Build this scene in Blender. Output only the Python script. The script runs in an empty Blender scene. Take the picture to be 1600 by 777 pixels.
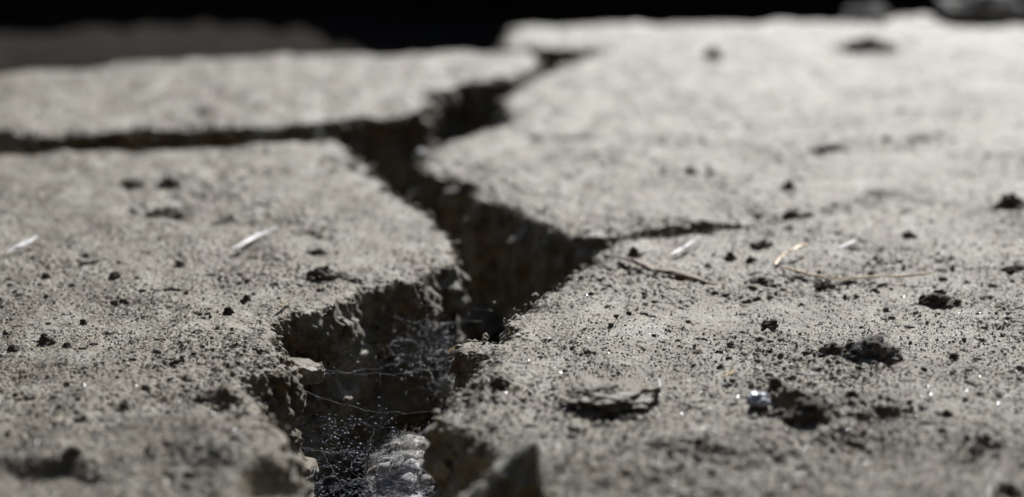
import bpy, bmesh, math, random
import numpy as np
from mathutils import Vector, Matrix

# ------------------------------------------------------------------ camera, sky, sun
S = bpy.context.scene
COL = S.collection
H = 0.15                       # camera height above the dry ground (m)
LENS = 60.0
FPX = 1600 * LENS / 36.0
TH = math.atan(688.5 / FPX)    # looking down
cam = bpy.data.cameras.new('camera')
cam.lens = LENS; cam.sensor_width = 36; cam.clip_start = 0.01; cam.clip_end = 200
cam.dof.use_dof = True
cam.dof.focus_distance = 0.502
cam.dof.aperture_fstop = 6.6
cam.dof.aperture_blades = 0
camo = bpy.data.objects.new('camera', cam); COL.objects.link(camo)
camo.location = (0, 0, H); camo.rotation_euler = (math.pi / 2 - TH, 0, 0)
S.camera = camo
S.render.resolution_x, S.render.resolution_y = 1024, 497

SUN_EL, SUN_AZ = math.radians(41), math.radians(17)      # azimuth to the right of the view direction (+Y)
w = bpy.data.worlds.new('World'); S.world = w; w.use_nodes = True
nt = w.node_tree
sky = nt.nodes.new('ShaderNodeTexSky'); sky.sky_type = 'NISHITA'; sky.sun_disc = False
sky.sun_elevation = SUN_EL; sky.sun_rotation = SUN_AZ
nt.links.new(sky.outputs[0], nt.nodes['Background'].inputs[0])
nt.nodes['Background'].inputs[1].default_value = 0.05
sl = bpy.data.lights.new('sun', 'SUN'); sl.energy = 5.0; sl.angle = math.radians(0.53); sl.color = (1.0, 0.99, 0.965)
so = bpy.data.objects.new('sun', sl); COL.objects.link(so)
SD = Vector((math.sin(SUN_AZ) * math.cos(SUN_EL), math.cos(SUN_AZ) * math.cos(SUN_EL), math.sin(SUN_EL)))
so.rotation_euler = SD.to_track_quat('Z', 'Y').to_euler(); so.location = SD * 3
S.view_settings.view_transform = 'Standard'; S.view_settings.look = 'None'
S.view_settings.exposure = 0.2; S.view_settings.gamma = 1.0
S.cycles.max_bounces = 6; S.cycles.diffuse_bounces = 3; S.cycles.glossy_bounces = 2
S.cycles.transmission_bounces = 3; S.cycles.transparent_max_bounces = 8
S.cycles.caustics_reflective = False; S.cycles.caustics_refractive = False

# ------------------------------------------------------------------ noise
rs = np.random.RandomState(7)
PERM = rs.permutation(256).astype(np.int32); PERM = np.concatenate([PERM, PERM, PERM])
GR = rs.normal(size=(256, 3)).astype(np.float32); GR /= np.linalg.norm(GR, axis=1)[:, None]
GR2 = GR[:, :2] / np.linalg.norm(GR[:, :2], axis=1)[:, None]

def noise2(x, y, sc, seed=0):
    x = np.asarray(x, np.float32) / sc + seed * 17.3 + 500; y = np.asarray(y, np.float32) / sc + seed * 9.1 + 500
    xi = np.floor(x).astype(np.int32); yi = np.floor(y).astype(np.int32)
    xf = x - xi; yf = y - yi
    u = xf * xf * (3 - 2 * xf); v = yf * yf * (3 - 2 * yf)
    xi &= 255; yi &= 255
    def g(a, b):
        h = PERM[PERM[(xi + a) & 255] + ((yi + b) & 255)]
        return GR2[h, 0] * (xf - a) + GR2[h, 1] * (yf - b)
    a = g(0, 0); b = g(1, 0); c = g(0, 1); d = g(1, 1)
    return ((a + (b - a) * u) * (1 - v) + (c + (d - c) * u) * v) * 1.5

def noise3(x, y, z, sc, seed=0):
    x = np.asarray(x, np.float32) / sc + seed * 13.7 + 500; y = np.asarray(y, np.float32) / sc + seed * 5.9 + 500
    z = np.asarray(z, np.float32) / sc + seed * 3.3 + 500
    xi = np.floor(x).astype(np.int32); yi = np.floor(y).astype(np.int32); zi = np.floor(z).astype(np.int32)
    xf = x - xi; yf = y - yi; zf = z - zi
    u = xf * xf * (3 - 2 * xf); v = yf * yf * (3 - 2 * yf); t = zf * zf * (3 - 2 * zf)
    def g(a, b, c):
        h = PERM[PERM[PERM[(xi + a) & 255] + ((yi + b) & 255)] + ((zi + c) & 255)]
        return GR[h, 0] * (xf - a) + GR[h, 1] * (yf - b) + GR[h, 2] * (zf - c)
    def L(a, b, k): return a + (b - a) * k
    return L(L(L(g(0,0,0), g(1,0,0), u), L(g(0,1,0), g(1,1,0), u), v),
             L(L(g(0,0,1), g(1,0,1), u), L(g(0,1,1), g(1,1,1), u), v), t) * 1.4

def sstep(a, b, x):
    t = np.clip((x - a) / (b - a), 0, 1); return t * t * (3 - 2 * t)

# ------------------------------------------------------------------ picture point -> ground point
def gp(px, py, z=0.0):
    dx = (px - 800) / FPX; dy = -(py - 388.5) / FPX
    c, s = math.cos(TH), math.sin(TH)
    vy = c + dy * s; vz = -s + dy * c
    t = (z - H) / vz
    return dx * t, vy * t
def pxs(py):          # size in metres of one picture pixel on the ground at that row
    x, y = gp(800, py); return (y * math.cos(TH) + H * math.sin(TH)) / FPX

# ------------------------------------------------------------------ materials
def mat(name): 
    m = bpy.data.materials.new(name); m.use_nodes = True
    return m, m.node_tree, m.node_tree.nodes['Principled BSDF']
def N(nt, t, **kw):
    n = nt.nodes.new(t)
    for k, v in kw.items(): setattr(n, k, v)
    return n
def ramp(nt, src, stops):
    r = N(nt, 'ShaderNodeValToRGB'); nt.links.new(src, r.inputs[0])
    e = r.color_ramp.elements
    while len(e) < len(stops): e.new(0.5)
    for q, (p, c) in zip(e, stops): q.position = p; q.color = (*c, 1) if len(c) == 3 else c
    return r.outputs[0]
def tnoise(nt, co, scale, detail=4, rough=0.6):
    n = N(nt, 'ShaderNodeTexNoise'); n.inputs['Scale'].default_value = scale
    n.inputs['Detail'].default_value = detail; n.inputs['Roughness'].default_value = rough
    nt.links.new(co, n.inputs['Vector']); return n.outputs[0]
def mixc(nt, f, a, b, mode='MIX'):
    m = N(nt, 'ShaderNodeMix', data_type='RGBA', blend_type=mode)
    for s_, v in ((0, f), (6, a), (7, b)):
        if isinstance(v, bpy.types.NodeSocket): nt.links.new(v, m.inputs[s_])
        elif isinstance(v, tuple): m.inputs[s_].default_value = (*v, 1)
        else: m.inputs[s_].default_value = v
    return m.outputs[2]

def soil_material(name, c0, c1, c2, dark, bump=0.0006, rough=0.75, spec=0.35, grain=1500, sheen=0.0):
    m, nt, b = mat(name)
    co = N(nt, 'ShaderNodeTexCoord').outputs['Object']
    big = ramp(nt, tnoise(nt, co, 55, 6, 0.72), [(0.38, c0), (0.5, c1), (0.62, c2)])
    mid = ramp(nt, tnoise(nt, co, 190, 5, 0.75), [(0.36, (0.5, 0.46, 0.40)), (0.5, (0.95, 0.94, 0.92)), (0.64, (1.3, 1.3, 1.3))])
    c = mixc(nt, 1.0, big, mid, 'MULTIPLY')
    c = mixc(nt, 1.0, c, ramp(nt, tnoise(nt, co, 16, 4, 0.6), [(0.38, (0.80, 0.74, 0.64)), (0.5, (1, 1, 1)), (0.62, (1.12, 1.13, 1.15))]), 'MULTIPLY')
    fine = ramp(nt, tnoise(nt, co, grain, 3, 0.7), [(0.3, (0.55, 0.53, 0.5)), (0.5, (1, 1, 1)), (0.68, (1.35, 1.33, 1.3))])
    c = mixc(nt, 0.75, c, fine, 'MULTIPLY')
    v = N(nt, 'ShaderNodeTexVoronoi'); v.inputs['Scale'].default_value = 800; nt.links.new(co, v.inputs['Vector'])
    sp = ramp(nt, v.outputs['Color'], [(0.0, (1, 1, 1)), (0.10, (1, 1, 1)), (0.12, (0, 0, 0))])
    ds = ramp(nt, v.outputs['Distance'], [(0.22, (1, 1, 1)), (0.34, (0, 0, 0))])
    sep = mixc(nt, 1.0, sp, ds, 'MULTIPLY')
    c = mixc(nt, sep, c, dark)
    nt.links.new(c, b.inputs['Base Color'])
    b.inputs['Roughness'].default_value = rough
    b.inputs['Specular IOR Level'].default_value = spec
    b.inputs['Sheen Weight'].default_value = sheen; b.inputs['Sheen Roughness'].default_value = 0.3; b.inputs['Sheen Tint'].default_value = (1.0, 0.985, 0.955, 1)
    if sheen > 0.9:       # the dust lies in patches
        dm = N(nt, 'ShaderNodeMath', operation='MULTIPLY'); dm.inputs[1].default_value = sheen
        nt.links.new(ramp(nt, tnoise(nt, co, 30, 6, 0.75), [(0.36, (0.35, 0.35, 0.35)), (0.6, (1, 1, 1))]), dm.inputs[0]); nt.links.new(dm.outputs[0], b.inputs['Sheen Weight'])
    bp = N(nt, 'ShaderNodeBump'); bp.inputs['Distance'].default_value = bump; bp.inputs['Strength'].default_value = 0.9
    nt.links.new(tnoise(nt, co, grain * 0.75, 5, 0.7), bp.inputs['Height'])
    nt.links.new(bp.outputs[0], b.inputs['Normal'])
    return m

M_TOP = soil_material('dry_earth', (0.115, 0.083, 0.036), (0.185, 0.157, 0.098), (0.26, 0.248, 0.198), (0.04, 0.034, 0.024), bump=0.00045, rough=0.5, spec=0.5, sheen=1.0)
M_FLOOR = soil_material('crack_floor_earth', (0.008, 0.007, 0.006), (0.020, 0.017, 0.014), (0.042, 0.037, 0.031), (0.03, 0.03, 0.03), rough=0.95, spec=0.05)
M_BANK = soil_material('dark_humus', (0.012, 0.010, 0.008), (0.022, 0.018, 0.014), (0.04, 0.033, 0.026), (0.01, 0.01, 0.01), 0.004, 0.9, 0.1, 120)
M_CLOD = soil_material('dark_crumb_soil', (0.055, 0.046, 0.032), (0.10, 0.086, 0.064), (0.17, 0.15, 0.115), (0.02, 0.02, 0.018), 0.0005, sheen=0.15)
M_CLOD2 = soil_material('grey_clod_soil', (0.11, 0.10, 0.08), (0.16, 0.15, 0.13), (0.22, 0.21, 0.19), (0.05, 0.045, 0.04), 0.0005, sheen=0.5)
M_STONE = soil_material('pale_stone', (0.28, 0.28, 0.29), (0.42, 0.42, 0.43), (0.55, 0.55, 0.56), (0.2, 0.2, 0.2), 0.0003, 0.8, 0.3, 700)

def plain(name, col, rough=0.6, spec=0.4, metal=0.0, var=0.35, trans=0.0, sheen=0.0, vs=900):
    m, nt, b = mat(name)
    co = N(nt, 'ShaderNodeTexCoord').outputs['Object']
    lo = tuple(x * (1 - var) for x in col); hi = tuple(min(1, x * (1 + var)) for x in col)
    nt.links.new(ramp(nt, tnoise(nt, co, vs, 3, 0.6), [(0.3, lo), (0.7, hi)]), b.inputs['Base Color'])
    b.inputs['Roughness'].default_value = rough; b.inputs['Specular IOR Level'].default_value = spec
    b.inputs['Metallic'].default_value = metal; b.inputs['Transmission Weight'].default_value = trans
    return m
M_FUZZ = plain('pale_fuzz', (0.5, 0.52, 0.56), 0.5, 0.4, var=0.2)
M_STRAW = plain('dry_straw', (0.36, 0.24, 0.10), 0.55, 0.4, var=0.6, vs=1200)
M_BROWN = plain('weathered_stalk', (0.15, 0.10, 0.055), 0.6, 0.4, var=0.6)
M_WHITE = plain('bleached_straw', (0.66, 0.65, 0.65), 0.5, 0.4, var=0.25, vs=1500)
M_MICA = plain('mica_flake', (0.62, 0.65, 0.72), 0.36, 0.5, 1.0, var=0.1)
M_QUARTZ = plain('quartz_chip', (0.42, 0.45, 0.52), 0.4, 0.5, var=0.15)
M_WEB = plain('spider_silk', (0.42, 0.45, 0.54), 0.3, 0.8, var=0.25)
M_LINT = plain('grey_lint', (0.46, 0.455, 0.45), 0.6, 0.3, var=0.3)
M_BLUELINT = plain('bluish_dust', (0.11, 0.125, 0.17), 0.4, 0.5, var=0.5, vs=500)
M_CRUMB = plain('dark_crumb', (0.09, 0.075, 0.05), 0.8, 0.2, var=0.6, vs=300)
M_GRAIN = plain('pale_grain', (0.26, 0.245, 0.22), 0.7, 0.4, var=0.45, vs=400)
M_LEAF = plain('dry_leaf_skin', (0.50, 0.33, 0.14), 0.4, 0.5, var=0.3)

# ------------------------------------------------------------------ mesh helpers
def mesh_np(name, V, F, m, parent=None, smooth=True):
    V = np.ascontiguousarray(V, np.float32); F = np.ascontiguousarray(F, np.int32)
    k = F.shape[1]
    me = bpy.data.meshes.new(name)
    me.vertices.add(len(V)); me.vertices.foreach_set('co', V.ravel())
    me.loops.add(F.size); me.loops.foreach_set('vertex_index', F.ravel())
    me.polygons.add(len(F)); me.polygons.foreach_set('loop_start', np.arange(0, F.size, k, dtype=np.int32))
    me.polygons.foreach_set('loop_total', np.full(len(F), k, np.int32))
    me.update(calc_edges=True)
    me.polygons.foreach_set('use_smooth', np.full(len(F), smooth))
    me.materials.append(m)
    o = bpy.data.objects.new(name, me); COL.objects.link(o)
    if parent: o.parent = parent
    return o
def tag(o, label=None, cat=None, group=None, kind=None):
    if label: o['label'] = label
    if cat: o['category'] = cat
    if group: o['group'] = group
    if kind: o['kind'] = kind
    return o
_ico = {}
def ico(n):
    if n not in _ico:
        bm = bmesh.new(); bmesh.ops.create_icosphere(bm, subdivisions=n, radius=1)
        _ico[n] = (np.array([v.co for v in bm.verts], np.float32), np.array([[v.index for v in f.verts] for f in bm.faces], np.int32)); bm.free()
    return _ico[n]

# ------------------------------------------------------------------ outlines of the three slabs, as picture points on the ground plane
FRONT_LEFT = [(-900, 268), (-400, 252), (0, 238), (60, 239), (100, 234), (180, 232), (250, 228), (330, 226), (400, 221), (440, 218), (500, 211), (528, 214),
    (546, 231), (556, 250), (572, 272), (592, 292), (622, 306), (650, 320), (678, 338), (698, 358), (708, 375), (714, 388), (722, 399),
    (706, 402), (690, 404), (672, 412), (660, 424), (655, 434), (640, 438), (618, 436), (600, 441), (578, 444), (558, 450), (545, 461), (522, 476), (500, 482), (478, 487), (445, 493), (430, 503), (432, 520), (446, 545), (458, 562),
    (446, 574), (420, 580), (395, 585), (380, 592), (384, 603), (402, 618), (412, 634), (410, 650), (385, 648), (360, 641), (332, 636),
    (352, 644), (385, 656), (420, 676), (448, 698), (470, 722), (482, 745), (500, 778), (515, 830), (520, 1100), (520, 2600), (-6000, 2600), (-6000, 700)]
BACK_LEFT = [(-900, 222), (-400, 218), (0, 213), (60, 215), (110, 211), (180, 209), (240, 207), (300, 204), (380, 202), (450, 198), (505, 193), (545, 188), (590, 184), (640, 181), (662, 179),
    (674, 168), (662, 155), (668, 144), (700, 139), (735, 131), (770, 129), (800, 122), (828, 114), (846, 101), (848, 90),
    (820, 85), (700, 88), (560, 90), (420, 93), (300, 98), (150, 110), (0, 124), (-300, 140), (-1200, 160)]
RIGHT = [(790, 44), (900, 38), (1050, 34), (1200, 31), (1380, 29), (1500, 33), (1600, 40), (1900, 45), (3500, 60), (9000, 400), (9000, 2600), (870, 2600), (868, 1100), (862, 860), (850, 800), (835, 758), (806, 724),
    (790, 704), (770, 686), (735, 668), (700, 657), (688, 645), (690, 626), (702, 610), (719, 597), (737, 579), (750, 566), (753, 555), (735, 551), (714, 547), (722, 534), (745, 524), (778, 528),
    (796, 521), (790, 506), (794, 491), (812, 482), (830, 474), (846, 461), (870, 453), (886, 445), (893, 434), (912, 422), (930, 406), (938, 391), (964, 378), (1000, 370),
    (1080, 366), (1140, 359), (1172, 353), (1148, 349), (1098, 347), (1042, 352), (1000, 359), (962, 368), (930, 368), (902, 364), (872, 352), (850, 345), (832, 334), (806, 322), (788, 314), (758, 310),
    (738, 305), (746, 287), (716, 276), (690, 270), (664, 268), (650, 260), (652, 246), (668, 235), (700, 216), (742, 205), (788, 192), (802, 180), (788, 162),
    (796, 142), (832, 119), (868, 104), (906, 91), (938, 78), (926, 73), (850, 70), (795, 69), (782, 62)]

def outline(pts, seed, step=0.0016, amp=0.20):
    r = np.random.RandomState(seed)
    P = [np.array(gp(*p)) for p in pts]
    out = []
    def sub(a, b):
        L = np.linalg.norm(b - a)
        dist = (a[1] + b[1]) / 2
        inside = abs((a[0] + b[0]) / 2) < 0.45 * dist and 0.2 < dist
        if L < step * max(0.6, dist / 0.5) * (1 if inside else 12): out.append(a); return
        n = np.array([-(b - a)[1], (b - a)[0]])
        m = (a + b) / 2 + n * r.uniform(-amp, amp) * (1 if L < 0.03 else 0.03 / L)
        sub(a, m); sub(m, b)
    for i in range(len(P)): sub(P[i], P[(i + 1) % len(P)])
    return np.array(out)

# relief of the upper surface: bumps, hollows and dents (picture x, y, half width px, half depth px, height m)
FEATS = [(1357, 73, 52, 5, -0.012), (1350, 35, 30, 5, 0.007), (1430, 33, 40, 5, 0.006), (525, 247, 22, 10, -0.007), (545, 258, 10, 8, -0.004),
    (942, 606, 110, 22, 0.0012), (1245, 640, 55, 12, -0.0035), (1235, 628, 55, 8, 0.003), (1370, 652, 50, 7, -0.003), (150, 752, 30, 6, -0.0015),
    (60, 728, 100, 14, 0.004), (425, 745, 34, 22, -0.008), (330, 700, 150, 40, 0.006), (375, 622, 45, 14, 0.0035), (60, 590, 120, 16, -0.002), (210, 640, 90, 10, 0.0015),
    (1340, 550, 70, 8, -0.0012), (1200, 335, 90, 6, -0.002), (860, 215, 60, 5, -0.004), (1235, 168, 40, 6, -0.003), (1505, 145, 25, 5, -0.003), (1370, 298, 24, 4, -0.003), (860, 304, 24, 4, -0.0025),
    (1150, 700, 120, 14, 0.003), (1520, 705, 45, 8, -0.003), (1320, 700, 120, 20, -0.002), (780, 600, 40, 20, 0.002), (255, 336, 60, 5, -0.0025), (355, 338, 40, 4, -0.002), (1460, 215, 60, 5, -0.002), (300, 178, 30, 5, -0.002)]
FE = []
for fx, fy, a, b, hh in FEATS:
    X, Y = gp(fx, fy); s_ = pxs(fy); FE.append((X, Y, a * s_, abs(gp(fx, fy - b)[1] - gp(fx, fy + b)[1]) / 2, hh))

def relief_low(x, y):
    z = 0.0022 * noise2(x, y, 0.11, 1) + 0.0014 * noise2(x, y, 0.035, 2)
    wx = x + 0.004 * noise2(x, y, 0.012, 31); wy = y + 0.006 * noise2(x, y, 0.012, 32)
    for X, Y, a, b, hh in FE:
        q = ((wx - X) / a) ** 2 + ((wy - Y) / b) ** 2
        z = z + hh * np.exp(-np.minimum(q, 20) ** 1.4)
    return z
def relief(x, y):
    x = np.asarray(x, np.float32); y = np.asarray(y, np.float32)
    z = relief_low(x, y)
    z = z + 0.0014 * noise2(x, y * 0.8, 0.015, 3) + 0.0012 * np.minimum(0, noise2(x, y, 0.009, 33)) * sstep(-0.1, 0.4, noise2(x, y, 0.05, 34))
    n4 = noise2(x, y, 0.0058, 4)
    patch = 0.45 + 0.9 * sstep(-0.3, 0.5, noise2(x, y, 0.04, 12))
    z = z + 0.0007 * n4 * patch
    b5 = np.abs(noise2(x, y, 0.0029, 5))
    z = z + 0.0007 * (0.25 - b5) * patch
    z = z + 0.00045 * noise2(x, y, 0.0016, 6) * patch
    z = z + 0.00024 * noise2(x, y, 0.0008, 7)
    # little pits where crumbs broke out
    pit = noise2(x, y, 0.0052, 8) + 0.4 * noise2(x, y, 0.002, 9)
    z = z - 0.0011 * sstep(0.5, 0.75, pit) * patch
    return z

# ------------------------------------------------------------------ sampling lattice (dense where the ground is close)
def axis_u():
    a = np.arange(-0.345, 0.345, 0.00062)
    e = [0.345]
    while e[-1] < 2.4: e.append(e[-1] + max(0.00062, (e[-1] - 0.345) * 0.06 + 0.0008))
    e = np.array(e[1:])
    return np.concatenate([-e[::-1], a, e])
def axis_d():
    o = [0.335]
    while o[-1] < 1.5: o.append(o[-1] + 0.00072 * o[-1])
    n = [0.335]
    while n[-1] > -0.6: n.append(n[-1] - max(0.0003, (0.335 - n[-1]) * 0.06))
    return np.concatenate([np.array(n[1:])[::-1], o])
U = axis_u(); D = axis_d(); DS = np.maximum(D, 0.33)
GX = (U[None, :] * DS[:, None]).astype(np.float32); GY = np.repeat(D[:, None], len(U), 1).astype(np.float32)
RELIEF = relief(GX, GY)
LOW = relief_low(GX, GY)

def slab(name, pts, seed, lift, wall_depth, label, W=0.028):
    O = outline(pts, seed)
    A = O; B = np.roll(O, -1, 0)
    big = 1e3
    dist = np.full(GX.shape, big, np.float32); QX = np.zeros_like(dist); QY = np.zeros_like(dist); AL = np.zeros_like(dist)
    ins = np.zeros(GX.shape, bool)
    acc = 0.0
    for a, b in zip(A, B):
        L = float(np.hypot(*(b - a)))
        lo, hi = min(a[1], b[1]), max(a[1], b[1])
        # crossing test, rows between
        r0, r1 = np.searchsorted(D, [lo, hi])
        if r1 > r0:
            xs = a[0] + (D[r0:r1] - a[1]) / (b[1] - a[1]) * (b[0] - a[0])
            ins[r0:r1] ^= GX[r0:r1] < xs[:, None]
        m = W + 0.004
        r0, r1 = np.searchsorted(D, [lo - m, hi + m])
        if r1 > r0:
            d0, d1 = DS[r0], DS[min(r1, len(DS)) - 1]
            xl, xh = min(a[0], b[0]) - m, max(a[0], b[0]) + m
            ul = min(xl / d0, xl / d1); uh = max(xh / d0, xh / d1)
            c0, c1 = np.searchsorted(U, [ul, uh])
            if c1 > c0:
                X = GX[r0:r1, c0:c1]; Y = GY[r0:r1, c0:c1]
                t = np.clip(((X - a[0]) * (b[0] - a[0]) + (Y - a[1]) * (b[1] - a[1])) / (L * L + 1e-12), 0, 1)
                qx = a[0] + t * (b[0] - a[0]); qy = a[1] + t * (b[1] - a[1])
                dd = np.hypot(X - qx, Y - qy)
                k = dd < dist[r0:r1, c0:c1]
                for T, v in ((dist, dd), (QX, qx), (QY, qy), (AL, acc + t * L)):
                    T[r0:r1, c0:c1][k] = v[k]
        acc += L
    s = np.where(ins, -dist, dist)
    use = (s < W)
    # rounded, crumbled lip
    R = 0.0018 + 0.0022 * np.clip(0.5 + noise2(GX, GY, 0.012, 21 + seed), 0, 1.2)
    z = RELIEF + lift
    near = (s < 0) & (dist < 0.01)
    sn = s[near] + 0.0014 * noise2(GX[near], GY[near], 0.0045, 22) + 0.0009 * noise2(GX[near], GY[near], 0.002, 23)
    Rn = R[near]
    t = np.clip(sn + Rn, 0, Rn)
    z[near] -= Rn - np.sqrt(np.maximum(Rn * Rn - t * t, 0)) + 0.0016 * sstep(-0.009, 0, sn)
    X = GX.copy(); Y = GY.copy()
    wl = (s >= 0) & use
    sw = s[wl]; qx = QX[wl]; qy = QY[wl]
    nx = (GX[wl] - qx) / np.maximum(sw, 1e-6); ny = (GY[wl] - qy) / np.maximum(sw, 1e-6)
    top = relief_low(qx, qy) + lift - R[wl] - 0.0016
    k = wall_depth / W
    dep = sw * k
    zw = top - dep
    f = sstep(0.0, 0.0035, dep)
    # flutes, ledges and broken facets on the wall
    big_ = noise3(qx, qy, zw * 0.7, 0.020, 3)
    facet = np.abs(noise3(qx, qy, zw * 0.75, 0.012, 5)) + 0.55 * np.abs(noise3(qx, qy, zw, 0.006, 15))
    q3 = 3.2 * noise3(qx, qy, zw * 0.8, 0.014, 16) + 1.2 * noise3(qx, qy, zw, 0.005, 18)
    block = np.floor(q3) + sstep(0.38, 0.62, q3 - np.floor(q3))
    sm = noise3(qx, qy, zw, 0.0045, 6)
    fi = noise3(qx, qy, zw, 0.0019, 7)
    ledge = sstep(0.15, 0.5, noise3(qx, qy, zw * 2.2, 0.022, 9)) 
    out = 0.0015 * block + 0.0025 * big_ + 0.0055 * (facet - 0.32) + 0.0010 * sm + 0.0015 * fi + 0.0006 * noise3(qx, qy, zw, 0.001, 17) + 0.003 * ledge - 0.10 * dep * noise3(qx, qy, zw * 0, 0.05, 11) + 0.04 * dep
    out = out * f
    X[wl] = qx + nx * out; Y[wl] = qy + ny * out
    z[wl] = zw + 0.0016 * noise3(qx, qy, zw, 0.006, 13) * f
    # faces
    idx = np.full(GX.shape, -1, np.int32)
    idx[use] = np.arange(use.sum())
    q = np.stack([idx[:-1, :-1], idx[:-1, 1:], idx[1:, 1:], idx[1:, :-1]], -1).reshape(-1, 4)
    q = q[(q >= 0).all(1)]
    V = np.stack([X[use], Y[use], z[use]], 1)
    o = mesh_np(name, V, q, M_TOP)
    tag(o, label, kind='structure')
    return ins & (dist > 0.0035)

LIFT = (0.0, 0.0, 0.0)
inA = slab('ground_slab', FRONT_LEFT, 1, 0.0, 0.075, 'front left slab of cracked grey dry earth with crumbled right edge')
inB = slab('ground_slab', BACK_LEFT, 2, 0.003, 0.075, 'narrow blurred slab of pale earth behind the straight side crack')
inC = slab('ground_slab', RIGHT, 3, 0.0, 0.085, 'wide right slab of cracked grey dry earth strewn with straw')

def on_slab(x, y):
    r = np.searchsorted(D, y).clip(0, len(D) - 1); u = x / np.maximum(y, 0.33)
    c = np.searchsorted(U, u).clip(0, len(U) - 1)
    return (inA | inB | inC)[r, c]
def surf(x, y):
    r = int(np.clip(np.searchsorted(D, y), 0, len(D) - 1)); c = int(np.clip(np.searchsorted(U, x / max(y, 0.33)), 0, len(U) - 1))
    return float(RELIEF[r, c]) + (0.003 if inB[r, c] else 0)

# ------------------------------------------------------------------ floor of the crack and the ground all around
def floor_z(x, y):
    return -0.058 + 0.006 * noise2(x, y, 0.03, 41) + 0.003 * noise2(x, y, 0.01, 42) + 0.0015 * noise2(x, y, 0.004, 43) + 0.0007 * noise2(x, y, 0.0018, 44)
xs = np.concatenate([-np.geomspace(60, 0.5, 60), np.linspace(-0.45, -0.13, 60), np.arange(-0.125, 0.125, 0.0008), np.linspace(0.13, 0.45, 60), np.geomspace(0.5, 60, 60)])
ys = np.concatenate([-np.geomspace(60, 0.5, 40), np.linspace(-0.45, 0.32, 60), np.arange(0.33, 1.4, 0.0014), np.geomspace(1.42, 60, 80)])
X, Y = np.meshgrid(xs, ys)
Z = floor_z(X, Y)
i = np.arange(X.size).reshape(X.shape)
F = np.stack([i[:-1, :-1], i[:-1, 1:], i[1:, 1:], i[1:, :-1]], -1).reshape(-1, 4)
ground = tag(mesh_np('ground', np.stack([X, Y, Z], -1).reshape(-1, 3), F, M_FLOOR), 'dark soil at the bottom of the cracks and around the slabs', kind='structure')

# dark bank of humus: far side shades the ground behind; unseen sides and rear added to block sky
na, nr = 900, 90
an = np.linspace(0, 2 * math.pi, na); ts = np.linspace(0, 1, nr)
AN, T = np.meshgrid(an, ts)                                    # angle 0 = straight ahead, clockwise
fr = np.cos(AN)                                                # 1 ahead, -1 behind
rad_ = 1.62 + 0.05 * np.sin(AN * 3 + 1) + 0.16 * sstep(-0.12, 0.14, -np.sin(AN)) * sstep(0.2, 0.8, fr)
top_ = 0.52 - 0.26 * sstep(-0.12, 0.14, -np.sin(AN)) + 2.0 * sstep(0.55, -0.1, fr)  # unseen sides and rear raised high to cut sky fill on the crack walls
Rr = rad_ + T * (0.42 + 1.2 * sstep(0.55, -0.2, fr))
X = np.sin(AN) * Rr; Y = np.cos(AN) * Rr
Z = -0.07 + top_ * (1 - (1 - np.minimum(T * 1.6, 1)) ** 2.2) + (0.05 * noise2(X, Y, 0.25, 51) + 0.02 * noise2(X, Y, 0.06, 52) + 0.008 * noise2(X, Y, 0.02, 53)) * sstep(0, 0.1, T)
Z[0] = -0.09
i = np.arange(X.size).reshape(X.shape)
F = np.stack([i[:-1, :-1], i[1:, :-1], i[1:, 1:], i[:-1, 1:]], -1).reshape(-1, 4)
tag(mesh_np('terrain_sky_block', np.stack([X, Y, Z], -1).reshape(-1, 3), F, M_BANK), 'dark shaded earth bank behind the cracked ground, with added sky-blocking sides and rear', kind='structure')

# ------------------------------------------------------------------ lumps
def lump_mesh(r, sx, sy, sz, rough=0.35, lvl=3, flat=0.3, seed=0):
    V, F = ico(lvl); V = V.copy()
    o = seed * 3.17
    d = 1 + rough * noise3(V[:, 0] + o, V[:, 1], V[:, 2], 0.9, 1) + 0.7 * rough * noise3(V[:, 0] + o, V[:, 1], V[:, 2], 0.42, 2)
    if lvl > 2: d += 0.5 * rough * noise3(V[:, 0] + o, V[:, 1], V[:, 2], 0.2, 3)
    if lvl > 3: d += 0.35 * rough * noise3(V[:, 0] + o, V[:, 1], V[:, 2], 0.1, 4)
    V = V * d[:, None] * np.array([sx, sy, sz]) * r
    lo = -flat * sz * r
    V[:, 2] = np.maximum(V[:, 2], lo)
    return V, F
def cluster_mesh(w_, dpt, h_, n, seed, lvl=2):
    """a crumbly clod: many small crumbs fused into an uneven lump"""
    r = np.random.RandomState(seed)
    Vs, Fs, off = [], [], 0
    V, F = lump_mesh(1, w_ * 0.36, dpt * 0.36, h_ * 0.55, 0.6, 4, 0.5, seed)
    Vs.append(V); Fs.append(F); off += len(V)
    for k in range(n):
        a = r.uniform(0, 2 * math.pi); q = r.uniform(0, 1) ** 0.7
        cx, cy = math.cos(a) * q * w_ * 0.5, math.sin(a) * q * dpt * 0.5
        hz = h_ * (1 - q * q) * r.uniform(0.1, 0.85)
        rr = h_ * r.uniform(0.10, 0.30)
        V, F = lump_mesh(rr, r.uniform(0.8, 1.5), r.uniform(0.8, 1.3), r.uniform(0.6, 1.1), 0.5, lvl, 2, seed * 50 + k)
        Vs.append(V + np.array([cx, cy, hz])); Fs.append(F + off); off += len(V)
    return np.concatenate(Vs), np.concatenate(Fs)

def put(o, px, py, dz=0.0, rz=0.0, rx=0.0, ry=0.0):
    x, y = gp(px, py); o.location = (x, y, surf(x, y) + dz); o.rotation_euler = (rx, ry, rz); return o

G_CLOD = 'dark clods of crumbled soil lying on the slabs'
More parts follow.
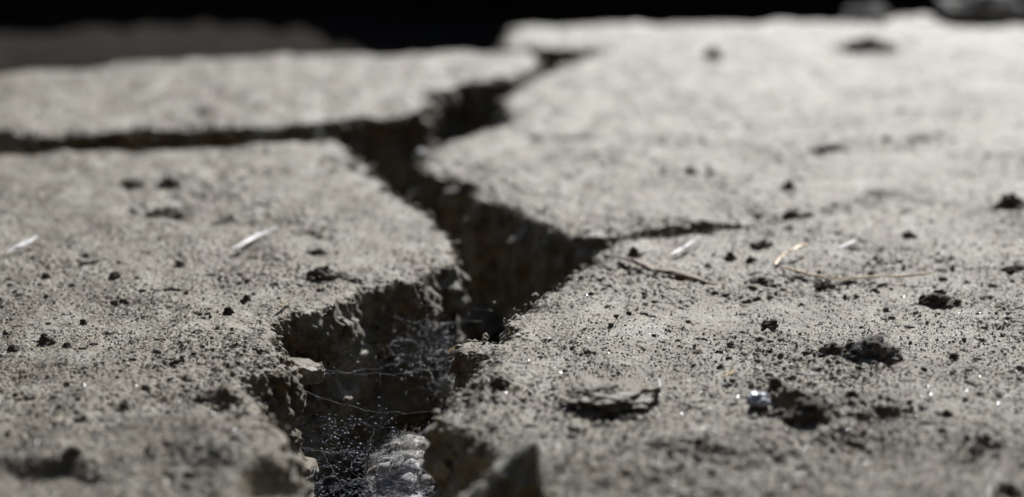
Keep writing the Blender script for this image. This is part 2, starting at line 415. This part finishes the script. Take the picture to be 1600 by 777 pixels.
# (px, py of the base, width px, height px, kind, label)
CLODS = [
 (1357, 83, 88, 24, 'k', 'long dark blurred clump added for the shade of the long pit near the rear edge, top right'),  # dark clod added so the shadowed pit reads dark
 (508, 432, 80, 20, 'k', 'long dark crumbly clod near the edge of the front left slab'),
 (258, 333, 58, 18, 'k', 'blurred dark clod lying behind the pale straw on the front left slab'),
 (352, 339, 56, 12, 'k', 'flat blurred dark clod between the big blurred clod and the crack'),
 (264, 292, 36, 16, 'k', 'round blurred clod furthest back on the front left slab'),
 (205, 293, 42, 12, 'k', 'low blurred clod just left of the furthest round clod'),
 (268, 453, 58, 9, 'k', 'thin dark ridge of crumbs in the middle of the front left slab'),
 (356, 490, 14, 11, 'k', 'small round crumb left of the dark hollow in the broken edge'),
 (385, 473, 13, 10, 'k', 'tiny dark crumb below the long crumbly clod, near the slab edge'),
 (72, 532, 26, 14, 'k', 'dark clod sharply in focus near the left border'),
 (20, 544, 24, 10, 'k', 'dark clod cut close to the left border beside a larger one'),
 (104, 538, 18, 8, 'k', 'small clod just right of the sharp dark clod at the left'),
 (130, 506, 12, 10, 'k', 'single dark crumb above the clods at the left border'),
 (495, 392, 30, 12, 'k', 'clod behind the long crumbly clod, nearer the rear rim'),
 (130, 413, 18, 8, 'k', 'left one of two small blurred crumbs below the pale flake'),
 (148, 411, 16, 7, 'k', 'right one of two small blurred crumbs below the pale flake'),
 (73, 436, 14, 10, 'k', 'blurred crumb below the pale flake at the left border'),
 (281, 415, 18, 12, 'k', 'blurred crumb below and left of the pale straw'),
 (180, 437, 14, 12, 'k', 'blurred upright crumb midway between pale flake and thin ridge of crumbs'),
 (195, 645, 16, 12, 'k', 'dark blurred crumb near the lumpy front of the left slab'),
 (115, 735, 22, 16, 'k', 'dark blurred crumb at the bottom left corner'),
 (276, 568, 24, 12, 'k', 'dark crumb on the left slab level with the wedged stone chip'),
 (1114, 90, 26, 20, 'k', 'far blurred dark clod standing alone near the rear edge'),
 (1384, 222, 20, 14, 'k', 'far blurred round clod in the middle of the right slab rear'),
 (1440, 221, 56, 9, 'k', 'low far clod to the right of the round one'),
 (1296, 237, 56, 12, 'k', 'low brownish far clod left of and below the round one'),
 (1231, 291, 20, 16, 'k', 'small round black clod above the forked clod'),
 (1079, 274, 20, 12, 'k', 'left one of two blurred clods above the side crack'),
 (1111, 275, 16, 9, 'k', 'right one of two blurred clods above the side crack'),
 (1580, 326, 48, 24, 'k', 'large blurred clod at the right border'),
 (1236, 334, 28, 15, 'k', 'dark clod with two humps behind the pale flake, left hump'),
 (1262, 337, 20, 11, 'k', 'smaller clod touching the right of the two-humped clod'),
 (1214, 351, 34, 8, 'k', 'flat dark clod just past the tip of the side crack'),
 (1420, 369, 24, 12, 'k', 'small blurred clod to the right above the pale flake'),
 (1190, 388, 40, 10, 'k', 'low clod between side crack tip and straws'),
 (1141, 408, 13, 11, 'k', 'left one of two small crumbs behind the brown stalk'),
 (1173, 413, 13, 9, 'k', 'right one of two small crumbs behind the brown stalk'),
 (990, 404, 16, 15, 'k', 'dark crumb by the crack behind the brown stalk'),
 (1106, 418, 14, 8, 'k', 'faint crumb right above the end of the brown stalk'),
 (1190, 445, 52, 14, 'k', 'patchy dark clod under the left end of the long straw'),
 (1290, 447, 34, 9, 'k', 'flat dark clod under the middle of the long straw'),
 (1465, 472, 56, 24, 'k', 'ragged dark clod to the right of the long straw'),
 (1203, 508, 24, 15, 'k', 'neat dark crumb sharply in focus on the right slab'),
 (1366, 456, 14, 9, 'k', 'small crumb below the right half of the long straw'),
 (1118, 457, 12, 8, 'k', 'small crumb at the near end of the brown stalk'),
 (1252, 475, 12, 8, 'k', 'small crumb between long straw and neat dark crumb'),
 (1590, 425, 50, 10, 'k', 'long low clod at the right border below the large one'),
 (1330, 628, 20, 15, 'k', 'dark round blurred crumb right of the pitted clod'),
 (1370, 660, 70, 14, 'k', 'long low blurred clod in front at the right'),
 (1210, 612, 22, 26, 'k', 'upright dark crumb standing above the quartz chip'),
 (1262, 655, 60, 36, 'k', 'ragged dark clod right of the quartz chip, below the upright crumb'),
 (1222, 645, 62, 22, 'g', 'low grey clod directly beside the quartz chip'),
 (948, 622, 135, 26, 'p', 'big low mound of dusty earth on the right slab'),
 (912, 640, 58, 22, 'k', 'dark clod under the left front of the big pale mound'),
 (985, 648, 60, 14, 'k', 'low dark clod under the right front of the big pale mound'),
 (1480, 655, 16, 12, 'k', 'small blurred crumb at the right front'),
 (1510, 712, 60, 12, 'k', 'dark blurred patchy clod near the lower right corner'),
 (780, 607, 26, 12, 'k', 'dark clod close to the right rim of the crack'),
 (1575, 772, 40, 20, 'k', 'dark blurred clod in the lower right corner'),
 (1120, 775, 40, 12, 'k', 'dark blurred clod at the bottom edge of the right slab'),
 (320, 182, 22, 10, 'k', 'far blurred clod on the narrow rear slab'),
 (1405, 568, 18, 8, 'k', 'small dark crumb in front of the fuzzy pebble'),
 (1490, 560, 10, 12, 'k', 'tiny upright crumb right of the fuzzy pebble'),
 (1008, 470, 14, 6, 'k', 'tiny crumb in front of the brown stalk'),
]
for k, (px, py, wpx, hpx, kd, lb) in enumerate(CLODS):
    s_ = pxs(py)
    w_, h_ = wpx * s_ * 1.12, hpx * s_ * 1.15
    n = 60 if kd == 'p' else int(14 + 40 * min(1, w_ / 0.012))
    V, F = cluster_mesh(w_, w_ * 0.8 if kd == 'p' else min(w_ * 0.7, h_ * 2.2), h_, n, 100 + k, 2 if py > 400 else 1)
    if kd == 'p':          # one low dome, rough all over, its foot buried
        V, F = ico(6); V = V.copy(); Q = V * np.array([w_ * 0.46, w_ * 0.42, h_ * 0.62])
        nz = 0.45 * noise3(V[:, 0], V[:, 1], V[:, 2], 0.5, 71) + 0.28 * noise3(V[:, 0], V[:, 1], V[:, 2], 0.2, 72) + 0.16 * noise3(V[:, 0], V[:, 1], V[:, 2], 0.09, 73) + 0.08 * noise3(V[:, 0], V[:, 1], V[:, 2], 0.04, 74)
        V = Q * (1 + nz)[:, None]
    o = mesh_np('clod', V, F, {'g': M_CLOD2, 'p': M_TOP}.get(kd, M_CLOD))
    put(o, px, py, -h_ * 0.08 if kd == 'p' else -0.0003); tag(o, lb, 'clod', G_CLOD)

# fuzzy pebble wrapped in grey lint
def fibres(n, spread, length, rad, seed, lift=0.3, curl=0.6, base=None, segs=5):
    r = np.random.RandomState(seed); Vs, Fs, off = [], [], 0
    for k in range(n):
        p = np.array(base(r) if base else [r.uniform(-1, 1) * spread[0], r.uniform(-1, 1) * spread[1], r.uniform(0, 1) * spread[2]])
        d = np.array([r.normal(), r.normal(), r.normal() * lift]); d /= np.linalg.norm(d)
        L = length * r.uniform(0.4, 1.4) / segs
        rr = rad * r.uniform(0.6, 1.4)
        ring = []
        for j in range(segs + 1):
            a = np.cross(d, [0.3, 0.1, 1]); a /= np.linalg.norm(a) + 1e-9; b = np.cross(d, a)
            for t in range(3):
                an = 2 * math.pi * t / 3; ring.append(p + (a * math.cos(an) + b * math.sin(an)) * rr)
            p = p + d * L; d = d + r.normal(size=3) * curl * np.array([1, 1, 0.6]); d /= np.linalg.norm(d)
        Vs.append(np.array(ring))
        for j in range(segs):
            for t in range(3):
                q = off + j * 3; Fs.append((q + t, q + (t + 1) % 3, q + 3 + (t + 1) % 3, q + 3 + t))
        off += len(ring)
    return np.concatenate(Vs), np.array(Fs)

s_ = pxs(548)
V, F = cluster_mesh(92 * s_, 60 * s_, 36 * s_, 90, 900)
keep = V.copy(); V[:, 0] += 0
o = mesh_np('pebble', V, F, M_CLOD); put(o, 1362, 562, -0.0005)
tag(o, 'dark clod wrapped in pale fuzzy lint, sharp on the right slab', 'clod')
pv, pf = fibres(1500, None, 0.0022, 0.00005, 5, base=lambda r: V[r.randint(len(V))] * 1.03)
mesh_np('lint', pv, pf, M_FUZZ, o)
V, F = cluster_mesh(46 * s_, 32 * s_, 26 * s_, 30, 905)
o = mesh_np('pebble', V, F, M_CLOD); put(o, 1302, 555, -0.0005)
tag(o, 'small dark pebble touching the left end of the fuzzy clod', 'pebble')
pv, pf = fibres(300, None, 0.0018, 0.00005, 6, base=lambda r: V[r.randint(len(V))] * 1.03)
mesh_np('lint', pv, pf, M_FUZZ, o)

# quartz chip, pale stones
s_ = pxs(628)
V, F = lump_mesh(16 * s_, 1.2, 0.9, 0.7, 0.5, 3, 0.5, 3); o = mesh_np('quartz_chip', V, F, M_QUARTZ, smooth=False); put(o, 1184, 632, 0.0015, 0.4, 0.3)
tag(o, 'shiny pale bluish quartz chip leaning on a grey clod', 'stone')
s_ = pxs(22)
V, F = lump_mesh(46 * s_, 1.25, 1.0, 0.55, 0.5, 4, 0.6, 12); o = mesh_np('stone', V, F, M_STONE); x, y = gp(1535, 34); o.location = (x, y, 0.008)
tag(o, 'large pale blurred stone at the rear edge, top right corner', 'stone')
V, F = lump_mesh(24 * s_, 1.3, 0.9, 0.5, 0.5, 3, 0.5, 13); o = mesh_np('stone', V, F, M_STONE); x, y = gp(1355, 36); o.location = (x, y, 0.006)
tag(o, 'small pale blurred stone at the rear edge behind the long pit', 'stone')
s_ = pxs(240)
V, F = lump_mesh(13 * s_, 1.0, 1.0, 0.8, 0.4, 3, 0.8, 14); o = mesh_np('stone', V, F, M_STONE); x, y = gp(661, 246); o.location = (x, y, 0.001)
tag(o, 'small white blurred stone on the corner of the crack rim', 'stone')

# ------------------------------------------------------------------ straws and stalks
def blade(pts, widths, thick, seed, twist=0.3, n=28):
    """flattened, slightly fibrous stem along points (local metres)"""
    P = np.array(pts, float); t = np.linspace(0, 1, len(P)); q = np.linspace(0, 1, n)
    C = np.stack([np.interp(q, t, P[:, k]) for k in range(3)], 1)
    for _ in range(3): C[1:-1] = (C[:-2] + 2 * C[1:-1] + C[2:]) / 4
    Wd = np.interp(q, np.linspace(0, 1, len(widths)), widths)
    r = np.random.RandomState(seed); ph = r.uniform(0, 6)
    V, F = [], []
    m = 8
    for k in range(n):
        d = C[min(k + 1, n - 1)] - C[max(k - 1, 0)]; d /= np.linalg.norm(d)
        a = np.cross(d, [0, 0, 1]); a /= np.linalg.norm(a); b = np.cross(a, d)
        tw = twist * math.sin(ph + 5 * q[k]); a2 = a * math.cos(tw) + b * math.sin(tw); b2 = np.cross(a2, d)
        for j in range(m):
            an = 2 * math.pi * j / m; g = 1 + 0.18 * r.uniform(-1, 1)
            V.append(C[k] + a2 * math.cos(an) * Wd[k] / 2 * g + b2 * math.sin(an) * thick / 2 * min(1, Wd[k] / max(widths) + 0.3) * g)
    for k in range(n - 1):
        for j in range(m): F.append((k * m + j, k * m + (j + 1) % m, (k + 1) * m + (j + 1) % m, (k + 1) * m + j))
    return np.array(V), F
def stem(name, pix, wpx, thick, m, label, cat, seed, lift=(0.0006,), twist=0.3, group=None):
    """pix: picture points on the slab; stands on the surface"""
    G = [gp(*p) for p in pix]
    lf = np.interp(np.linspace(0, 1, len(G)), np.linspace(0, 1, len(lift)), lift)
    x0, y0 = G[0]; z0 = relief_low(np.float32(x0), np.float32(y0)) 
    P = [(x - x0, y - y0, float(relief_low(np.float32(x), np.float32(y)) - z0) + l) for (x, y), l in zip(G, lf)]
    s_ = pxs(pix[0][1])
    rr = np.random.RandomState(seed + 300); Vl, F, off = [], [], 0
    for q_ in range(3):
        a0, a1 = (0, 1) if q_ == 0 else (r_ := sorted(rr.uniform(0, 1, 2)))
        if a1 - a0 < 0.35: a0, a1 = max(0, a0 - 0.2), min(1, a1 + 0.2)
        tt = np.linspace(0, 1, len(P)); t2 = np.linspace(a0, a1, 7)
        PP = [tuple(np.interp(t, tt, [p[c] for p in P]) + rr.normal() * (0.00008 if q_ == 0 else (0.0004, 0.0006, 0.0002)[c]) for c in range(3)) for t in t2]
        ww = [np.interp(t, np.linspace(0, 1, len(wpx)), wpx) * s_ * (1.0 if q_ == 0 else 0.6) for t in t2]
        v_, f_ = blade(PP, ww, thick * (0.7 if q_ == 0 else 0.4), seed + q_, twist)
        Vl.append(v_); F += [tuple(i_ + off for i_ in f) for f in f_]; off += len(v_)
    V = np.concatenate(Vl)
    me = bpy.data.meshes.new(name); me.from_pydata([tuple(v) for v in V], [], [tuple(f) for f in F]); me.materials.append(m)
    for p in me.polygons: p.use_smooth = True
    o = bpy.data.objects.new(name, me); COL.objects.link(o); o.location = (x0, y0, float(z0) + 0.0003)
    return tag(o, label, cat, group)
GS = 'bits of dry straw lying on the slabs'
stem('straw', [(361, 391), (385, 382), (408, 372), (434, 364)], [5, 9, 8, 7, 3], 0.0006, M_WHITE, 'pale bleached straw piece lying across the front left slab', 'straw', 1, (0.0008, 0.0014, 0.002), group=GS)
stem('straw', [(8, 402), (34, 394), (60, 382)], [4, 12, 14, 6], 0.0010, M_WHITE, 'wide bleached straw flake at the left border', 'straw', 2, (0.0008, 0.003), group=GS)
stem('straw', [(1048, 409), (1068, 400), (1092, 384)], [4, 8, 7, 3], 0.0006, M_WHITE, 'faint pale straw piece standing up behind the brown stalk', 'straw', 3, (0.0008, 0.0025), group=GS)
stem('straw', [(1310, 399), (1322, 395), (1337, 389)], [5, 11, 9, 6], 0.0009, M_WHITE, 'short pale straw flake behind the long straw', 'straw', 4, (0.001, 0.002), group=GS)
stem('stalk', [(940, 413), (985, 420), (1020, 432), (1065, 436), (1116, 451)], [3, 9, 12, 18, 14, 4], 0.0014, M_BROWN, 'brown split stalk running from the crack rim onto the right slab', 'stalk', 5, (0.002, 0.0018, 0.0012, 0.0014, 0.0008))
stem('straw', [(1225, 428), (1262, 437), (1312, 443), (1350, 437), (1400, 438), (1460, 436)], [4, 9, 6, 8, 6, 6, 3], 0.0009, M_STRAW, 'long golden straw lying flat on the right slab', 'straw', 6, (0.0016, 0.0012, 0.0009, 0.0016, 0.002, 0.0026), group=GS)
stem('straw', [(1210, 421), (1222, 411), (1240, 408), (1252, 404), (1262, 402)], [8, 5, 9, 8, 3], 0.0007, M_LEAF, 'curled orange straw scrap at the left end of the long straw', 'straw', 7, (0.001, 0.003, 0.003), group=GS)
stem('straw', [(1180, 590), (1190, 596), (1200, 600)], [3, 4, 2], 0.0004, M_WHITE, 'tiny pale straw left of the upright dark crumb', 'straw', 8, (0.003, 0.004), group=GS)
stem('straw', [(1226, 596), (1256, 604), (1290, 611)], [3, 5, 3], 0.0004, M_WHITE, 'thin pale straw right of the upright dark crumb', 'straw', 9, (0.003, 0.004), group=GS)
stem('straw', [(1031, 622), (1030, 612), (1029, 604)], [3, 5, 3], 0.0005, M_WHITE, 'short pale straw standing beside the big flat mound', 'straw', 10, (0.0006, 0.0025), group=GS)
stem('straw', [(432, 489), (446, 482), (455, 478)], [2, 3, 2], 0.0003, M_STRAW, 'tiny golden straw above the dark hollow in the left edge', 'straw', 11, (0.0008, 0.002), group=GS)
stem('straw', [(1130, 594), (1142, 590), (1150, 587)], [3, 6, 3], 0.0004, M_LEAF, 'small brown scrap of straw between mound and quartz chip', 'straw', 12, (0.001, 0.002), group=GS)

# ------------------------------------------------------------------ scattered grains and crumbs
def scatter(name, n, rng, mate, rad, seed, label, squash=0.7, lvl=1, bury=0.2, powr=2.2, pyr=(60, 900)):
    r = np.random.RandomState(seed)
    V0, F0 = ico(lvl)
    px = r.uniform(-150, 1750, n * 2)
    # spread evenly over the ground, not over the picture
    y0 = gp(800, pyr[1])[1]; y1 = gp(800, pyr[0])[1]
    y = (y0 ** -rng + r.uniform(0, 1, n * 2) * (y1 ** -rng - y0 ** -rng)) ** (-1 / rng)
    x = r.uniform(-0.36, 0.36, n * 2) * y
    cl = 1.2 * noise2(x, y, 0.018, seed) + 0.9 * noise2(x, y, 0.06, seed + 1) - 0.15 * (lvl == 1 and powr > 3)
    k = on_slab(x, y) & (cl > r.uniform(-0.7, 0.6, n * 2) + (0.1 if powr > 3 else -0.4))
    x, y = x[k][:n], y[k][:n]
    rr_ = np.searchsorted(D, y).clip(0, len(D) - 1); cc = np.searchsorted(U, x / np.maximum(y, 0.33)).clip(0, len(U) - 1)
    z = RELIEF[rr_, cc] + np.where(inB[rr_, cc], 0.003, 0)
    n = len(x)
    R = rad[0] + (rad[1] - rad[0]) * r.uniform(0, 1, n) ** powr
    ax = r.uniform(0.65, 1.5, (n, 3)) * np.array([1, 1, squash])
    ang = r.uniform(0, 2 * math.pi, n)
    jit = 1 + 0.28 * r.uniform(-1, 1, (n, len(V0)))
    P = V0[None] * jit[..., None] * ax[:, None, :] * R[:, None, None]
    c, s = np.cos(ang)[:, None], np.sin(ang)[:, None]
    Q = np.stack([P[..., 0] * c - P[..., 1] * s + x[:, None], P[..., 0] * s + P[..., 1] * c + y[:, None], P[..., 2] + (z + R * squash * (1 - 2 * bury))[:, None]], -1)
    F = (F0[None] + (np.arange(n) * len(V0))[:, None, None]).reshape(-1, 3)
    o = mesh_np(name, Q.reshape(-1, 3), F, mate)
    return tag(o, label, kind='stuff')
scatter('pale_grains', 110000, 1.0, M_GRAIN, (0.00010, 0.00038), 61, 'fine pale sand grains covering the slabs', bury=0.3)
scatter('dark_crumbs', 5000, 1.0, M_CRUMB, (0.00012, 0.0008), 62, 'fine dark crumbs scattered over the slabs', powr=5)
scatter('soil_crumbs', 6000, 0.8, M_CLOD2, (0.00018, 0.0012), 63, 'grey soil crumbs scattered over the slabs', powr=4.5, squash=0.45)

def rim_rubble(n, seed):
    """crumbs clinging to the broken edges"""
    r = np.random.RandomState(seed); V0, F0 = ico(1)
    Q = []
    for pts, sd in ((FRONT_LEFT, 1), (BACK_LEFT, 2), (RIGHT, 3)):
        O = outline(pts, sd); N_ = np.roll(O, -1, 0) - O; L = np.linalg.norm(N_, axis=1)
        ok = (O[:, 1] > 0.34) & (np.abs(O[:, 0]) < 0.33 * O[:, 1]) & (L < 0.01)
        for k in np.where(ok)[0]:
            for _ in range(r.poisson(L[k] / 0.0009)):
                p = O[k] + N_[k] * r.uniform(); nn = np.array([N_[k][1], -N_[k][0]]) / L[k]
                off = r.normal() * 0.0006; p = p + nn * off
                Q.append((p[0], p[1], -0.0012 - abs(r.normal()) * 0.0012 * (off > -0.0005), 0.00018 + 0.0008 * r.uniform() ** 3.5))
    Q = np.array(Q); n = len(Q); z = relief_low(Q[:, 0], Q[:, 1]) + Q[:, 2]
    P = V0[None] * (1 + 0.3 * r.uniform(-1, 1, (n, len(V0))))[..., None] * r.uniform(0.6, 1.5, (n, 1, 3)) * Q[:, 3][:, None, None]
    P += np.stack([Q[:, 0], Q[:, 1], z], 1)[:, None, :]
    F = (F0[None] + (np.arange(n) * len(V0))[:, None, None]).reshape(-1, 3)
    tag(mesh_np('rim_crumbs', P.reshape(-1, 3), F, M_TOP), 'crumbs of earth clinging to the broken crack edges', kind='stuff')
rim_rubble(0, 91)

def flakes(name, n, seed, size, label, mate, region=None, tilt=16):
    r = np.random.RandomState(seed)
    y0, y1 = 0.35, 1.25
    y = (1 / y0 + r.uniform(0, 1, n * 2) * (1 / y1 - 1 / y0)) ** -1
    x = r.uniform(-0.34, 0.34, n * 2) * y
    k = on_slab(x, y); x, y = x[k][:n], y[k][:n]; n = len(x)
    rr_ = np.searchsorted(D, y).clip(0, len(D) - 1); cc = np.searchsorted(U, x / np.maximum(y, 0.33)).clip(0, len(U) - 1)
    z = RELIEF[rr_, cc] + 0.0005 + np.where(inB[rr_, cc], 0.003, 0)
    nn = np.stack([np.tan(np.radians(r.normal(0, tilt, n))), np.tan(np.radians(r.normal(0, tilt, n))), np.ones(n)], 1)
    nn /= np.linalg.norm(nn, axis=1)[:, None]
    a = np.cross(nn, [0.2, 1, 0.1]); a /= np.linalg.norm(a, axis=1)[:, None]; b = np.cross(nn, a)
    sz = size[0] + (size[1] - size[0]) * r.uniform(0, 1, n) ** 3
    V = []
    for top in (0, 1):
        for an in (0, 1.3, 2.4, 3.6, 4.9):
            q = (a * math.cos(an) + b * math.sin(an)) * (sz * r.uniform(0.6, 1.1, n))[:, None] / 2
            V.append(np.stack([x, y, z], 1) + q + nn * (sz * 0.12 * top)[:, None])
    V = np.stack(V, 1)
    me = bpy.data.meshes.new(name); f0 = [(4, 3, 2, 1, 0), (5, 6, 7, 8, 9)] + [(j, (j + 1) % 5, 5 + (j + 1) % 5, 5 + j) for j in range(5)]
    me.from_pydata(V.reshape(-1, 3).tolist(), [], [tuple(v + 10 * q for v in f) for q in range(n) for f in f0]); me.materials.append(mate)
    o = bpy.data.objects.new(name, me); COL.objects.link(o); return tag(o, label, kind='stuff')
flakes('mica_flakes', 7000, 71, (0.00010, 0.00033), 'tiny glinting mica flakes on the slabs', M_MICA)

# short dry fibres caught among the grains
r = random.Random(5)
def fb(rs_):
    while True:
        y = 1 / rs_.uniform(1 / 0.9, 1 / 0.36); x = rs_.uniform(-0.33, 0.33) * y
        if on_slab(np.array([x]), np.array([y]))[0]: return [x, y, surf(x, y) + 0.0003]
pv, pf = fibres(700, None, 0.0035, 0.00005, 8, lift=0.15, curl=0.35, base=fb)
tag(mesh_np('dry_fibres', pv, pf, M_STRAW), 'short hair-thin plant fibres strewn among the grains', kind='stuff')

# ------------------------------------------------------------------ inside the crack
def at3(px, py, z):
    x, y = gp(px, py, z); return np.array([x, y, z])
# stone chip wedged in the left wall
s_ = pxs(560)
V, F = lump_mesh(30 * s_, 1.15, 0.8, 0.9, 0.35, 4, 0.9, 21)
V[:, 2] = np.where(V[:, 2] > 0.3 * 30 * s_, 0.3 * 30 * s_ + (V[:, 2] - 0.3 * 30 * s_) * 0.25 + V[:, 0] * -0.25, V[:, 2])
o = mesh_np('stone_chip', V, F, M_TOP); o.location = at3(478, 578, -0.014)
tag(o, 'angular stone chip wedged in the left wall of the crack', 'stone')
# pointed block of earth close to the camera
V, F = ico(6); V = V.copy()
n = noise3(V[:, 0], V[:, 1], V[:, 2], 0.7, 8) * 0.16 + noise3(V[:, 0], V[:, 1], V[:, 2], 0.25, 9) * 0.10 + noise3(V[:, 0], V[:, 1], V[:, 2], 0.1, 10) * 0.06
t = (V[:, 2] + 1) / 2
hr = np.sqrt(np.maximum(1 - V[:, 2] ** 2, 1e-6)); cx, cy = V[:, 0] / hr, V[:, 1] / hr
fade = np.minimum(1, hr * 1.6)
wd = (0.0012 + 0.048 * (1 - t) ** 1.08) * np.minimum(1, hr * 3); th = (0.0012 + 0.016 * (1 - t)) * np.minimum(1, hr * 3)
apex = at3(839, 684, 0.0125)
X = wd * (cx * (1 + n) - 0.86) / 1.9; Yw = th * cy * (1 + n)
Z = -(1 - t) * 0.040 + n * 0.002
B3 = np.stack([X, Yw, Z], 1)
B3 += np.stack([cx * 0.6, cy, 0.5 + 0 * cx], 1) * (0.0022 * noise3(X, Yw, Z, 0.005, 61) + 0.0012 * noise3(X, Yw, Z, 0.002, 62) + 0.0006 * noise3(X, Yw, Z, 0.0009, 63))[:, None]
o = mesh_np('earth_block', B3, F, M_TOP); o.location = apex
tag(o, 'pointed blurred block of earth standing up at the bottom edge', 'stone')

# lint heap, dust bunnies and webs
def heap(px, py, z, wx, wy, hz, n, seed, label, cat='debris', m=M_LINT, L=0.005, rad=0.000055):
    c = at3(px, py, z)
    V, F = ico(4); V = V.copy(); nn = noise3(V[:, 0] + seed, V[:, 1], V[:, 2], 0.5, 3) * 0.35 + noise3(V[:, 0] + seed, V[:, 1], V[:, 2], 0.2, 4) * 0.18 + noise3(V[:, 0] + seed, V[:, 1], V[:, 2], 0.09, 5) * 0.12
    V = V * (1 + nn)[:, None] * np.array([wx, wy, hz])
    if wx > 0.009:
        V, F = cluster_mesh(wx * 2, wy * 2, hz * 1.3, 260, seed, 2)
        V2, F2 = cluster_mesh(wx * 1.5, wy * 1.2, hz * 1.5, 60, seed + 1, 2)
        F = np.concatenate([F, F2 + len(V)]); V = np.concatenate([V, V2 + np.array([0.001, -0.004, 0])])
    root = mesh_np('debris_heap', V, F, M_STONE if wx > 0.009 else M_CLOD2); root.location = c; tag(root, label, cat)
    pv, pf = fibres(n, None, L, rad, seed, lift=0.6, curl=0.6, base=lambda r: V[r.randint(len(V))] + np.array([0, 0, r.uniform(0, 0.0012)]) )
    mesh_np('lint', pv, pf, m, root)
    return root
heap(636, 752, -0.044, 0.010, 0.028, 0.009, 5000, 31, 'pale felt of lint and dust in the bottom of the crack, in front')
heap(748, 508, -0.050, 0.008, 0.012, 0.007, 250, 32, 'small grey lint ball at the bend of the crack')
heap(697, 605, -0.030, 0.002, 0.003, 0.003, 120, 33, 'tiny pale lint tuft against the right wall')

def silk(name, strands, rad, m, label, cat):
    Vs, Fs, off = [], [], 0
    for P in strands:
        P = np.asarray(P); n = len(P); d = np.gradient(P, axis=0); d /= np.linalg.norm(d, axis=1)[:, None] + 1e-12
        a = np.cross(d, [0.31, 0.12, 1.0]); a /= np.linalg.norm(a, axis=1)[:, None] + 1e-12; b = np.cross(d, a)
        Vs.append(np.stack([P + (a * math.cos(t) + b * math.sin(t)) * rad for t in (0, 2.09, 4.19)], 1).reshape(-1, 3))
        k = np.arange(n - 1)[:, None] * 3 + off
        for t in range(3): Fs.append(np.concatenate([k + t, k + (t + 1) % 3, k + 3 + (t + 1) % 3, k + 3 + t], 1))
        off += n * 3
    return tag(mesh_np(name, np.concatenate(Vs), np.concatenate(Fs), m), label, cat)
r = np.random.RandomState(11)
st = []
def strand(a, b, sag, n=14, wob=0.0006):
    t = np.linspace(0, 1, n)[:, None]
    P = a + (b - a) * t; P[:, 2] -= sag * 4 * (t * (1 - t))[:, 0]
    return P + r.normal(size=P.shape) * wob * (np.sin(t * math.pi))
# radiating threads towards the hub at (650,560)
hub = at3(650, 545, -0.019)
for k in range(60):
    a = hub + r.normal(size=3) * np.array([0.006, 0.008, 0.006]); 
    b = hub + r.normal(size=3) * np.array([0.012, 0.014, 0.010])
    st.append(strand(a, b, r.uniform(0, 0.002), 10, 0.0012))
for (p, z) in (((600, 440), -0.004), ((570, 455), -0.006), ((640, 470), -0.01), ((700, 500), -0.02), ((555, 500), -0.02), ((720, 520), -0.02), ((520, 560), -0.02), ((700, 590), -0.02), ((610, 450), -0.006), ((480, 580), -0.012)):
    st.append(strand(at3(*p, z), hub + r.normal(size=3) * 0.005, 0.002, 12, 0.0004))
web = silk('spider_web', st, 0.00002, M_WEB, 'tangled spider web stretched across the crack', 'web')
# crumbs hanging in the web
Vs, Fs, off = [], [], 0
for k in range(520):
    i = r.randint(len(st)); p = st[i][r.randint(len(st[i]))] + r.normal(size=3) * 0.0003
    V, F = lump_mesh(0.00008 + 0.00032 * r.uniform() ** 3, r.uniform(0.7, 2), 1, 1, 0.5, 1, 3, k); Vs.append(V + p); Fs.append(F + off); off += len(V)
mesh_np('caught_dust', np.concatenate(Vs), np.concatenate(Fs), M_LINT, web)['kind'] = 'stuff'
# sheet of dusty web low in the front of the crack
st = []; specks = []
for k in range(90):
    py = r.uniform(640, 800); px = r.uniform(475, 610) if k % 4 else r.uniform(690, 770); z = -0.034 + 0.003 * r.normal() - 0.00004 * (py - 640)
    a = at3(px, py, z); d = r.normal(size=3) * np.array([0.006, 0.008, 0.0015]); st.append(strand(a, a + d * 1.4, 0.0005, 10, 0.0004)); specks.append(a)
for (p, z, q, z2) in (((455, 600), -0.012, (688, 640), -0.014), ((470, 700), -0.014, (690, 660), -0.012), ((440, 560), -0.010, (715, 570), -0.012), ((480, 760), -0.012, (700, 690), -0.016), ((560, 455), -0.006, (712, 560), -0.016)):
    st.append(strand(at3(*p, z), at3(*q, z2), 0.004, 26, 0.0003))
web2 = silk('spider_web', st, 0.00002, M_WEB, 'low dusty bluish web sheet in the front of the crack', 'web')
Vs, Fs, off = [], [], 0
for k in range(1500):
    i = r.randint(len(st)); p = st[i][r.randint(len(st[i]))] + r.normal(size=3) * np.array([0.003, 0.004, 0.0010])
    V, F = lump_mesh(0.0001 + 0.0004 * r.uniform() ** 3, r.uniform(0.7, 2), 1, 1, 0.5, 1, 3, k); Vs.append(V + p); Fs.append(F + off); off += len(V)
mesh_np('caught_dust', np.concatenate(Vs), np.concatenate(Fs), M_BLUELINT, web2)['kind'] = 'stuff'
# leaf scrap caught in the web
P = [at3(698, 553, -0.028) - hub, at3(706, 546, -0.027) - hub, at3(716, 541, -0.026) - hub]
V, F = blade(P, [0.0004, 0.0016, 0.0014, 0.0005], 0.0003, 9)
o = mesh_np('leaf_scrap', V, np.array(F), M_LEAF); o.location = hub; tag(o, 'orange leaf scrap caught in the web near the right wall', 'leaf')
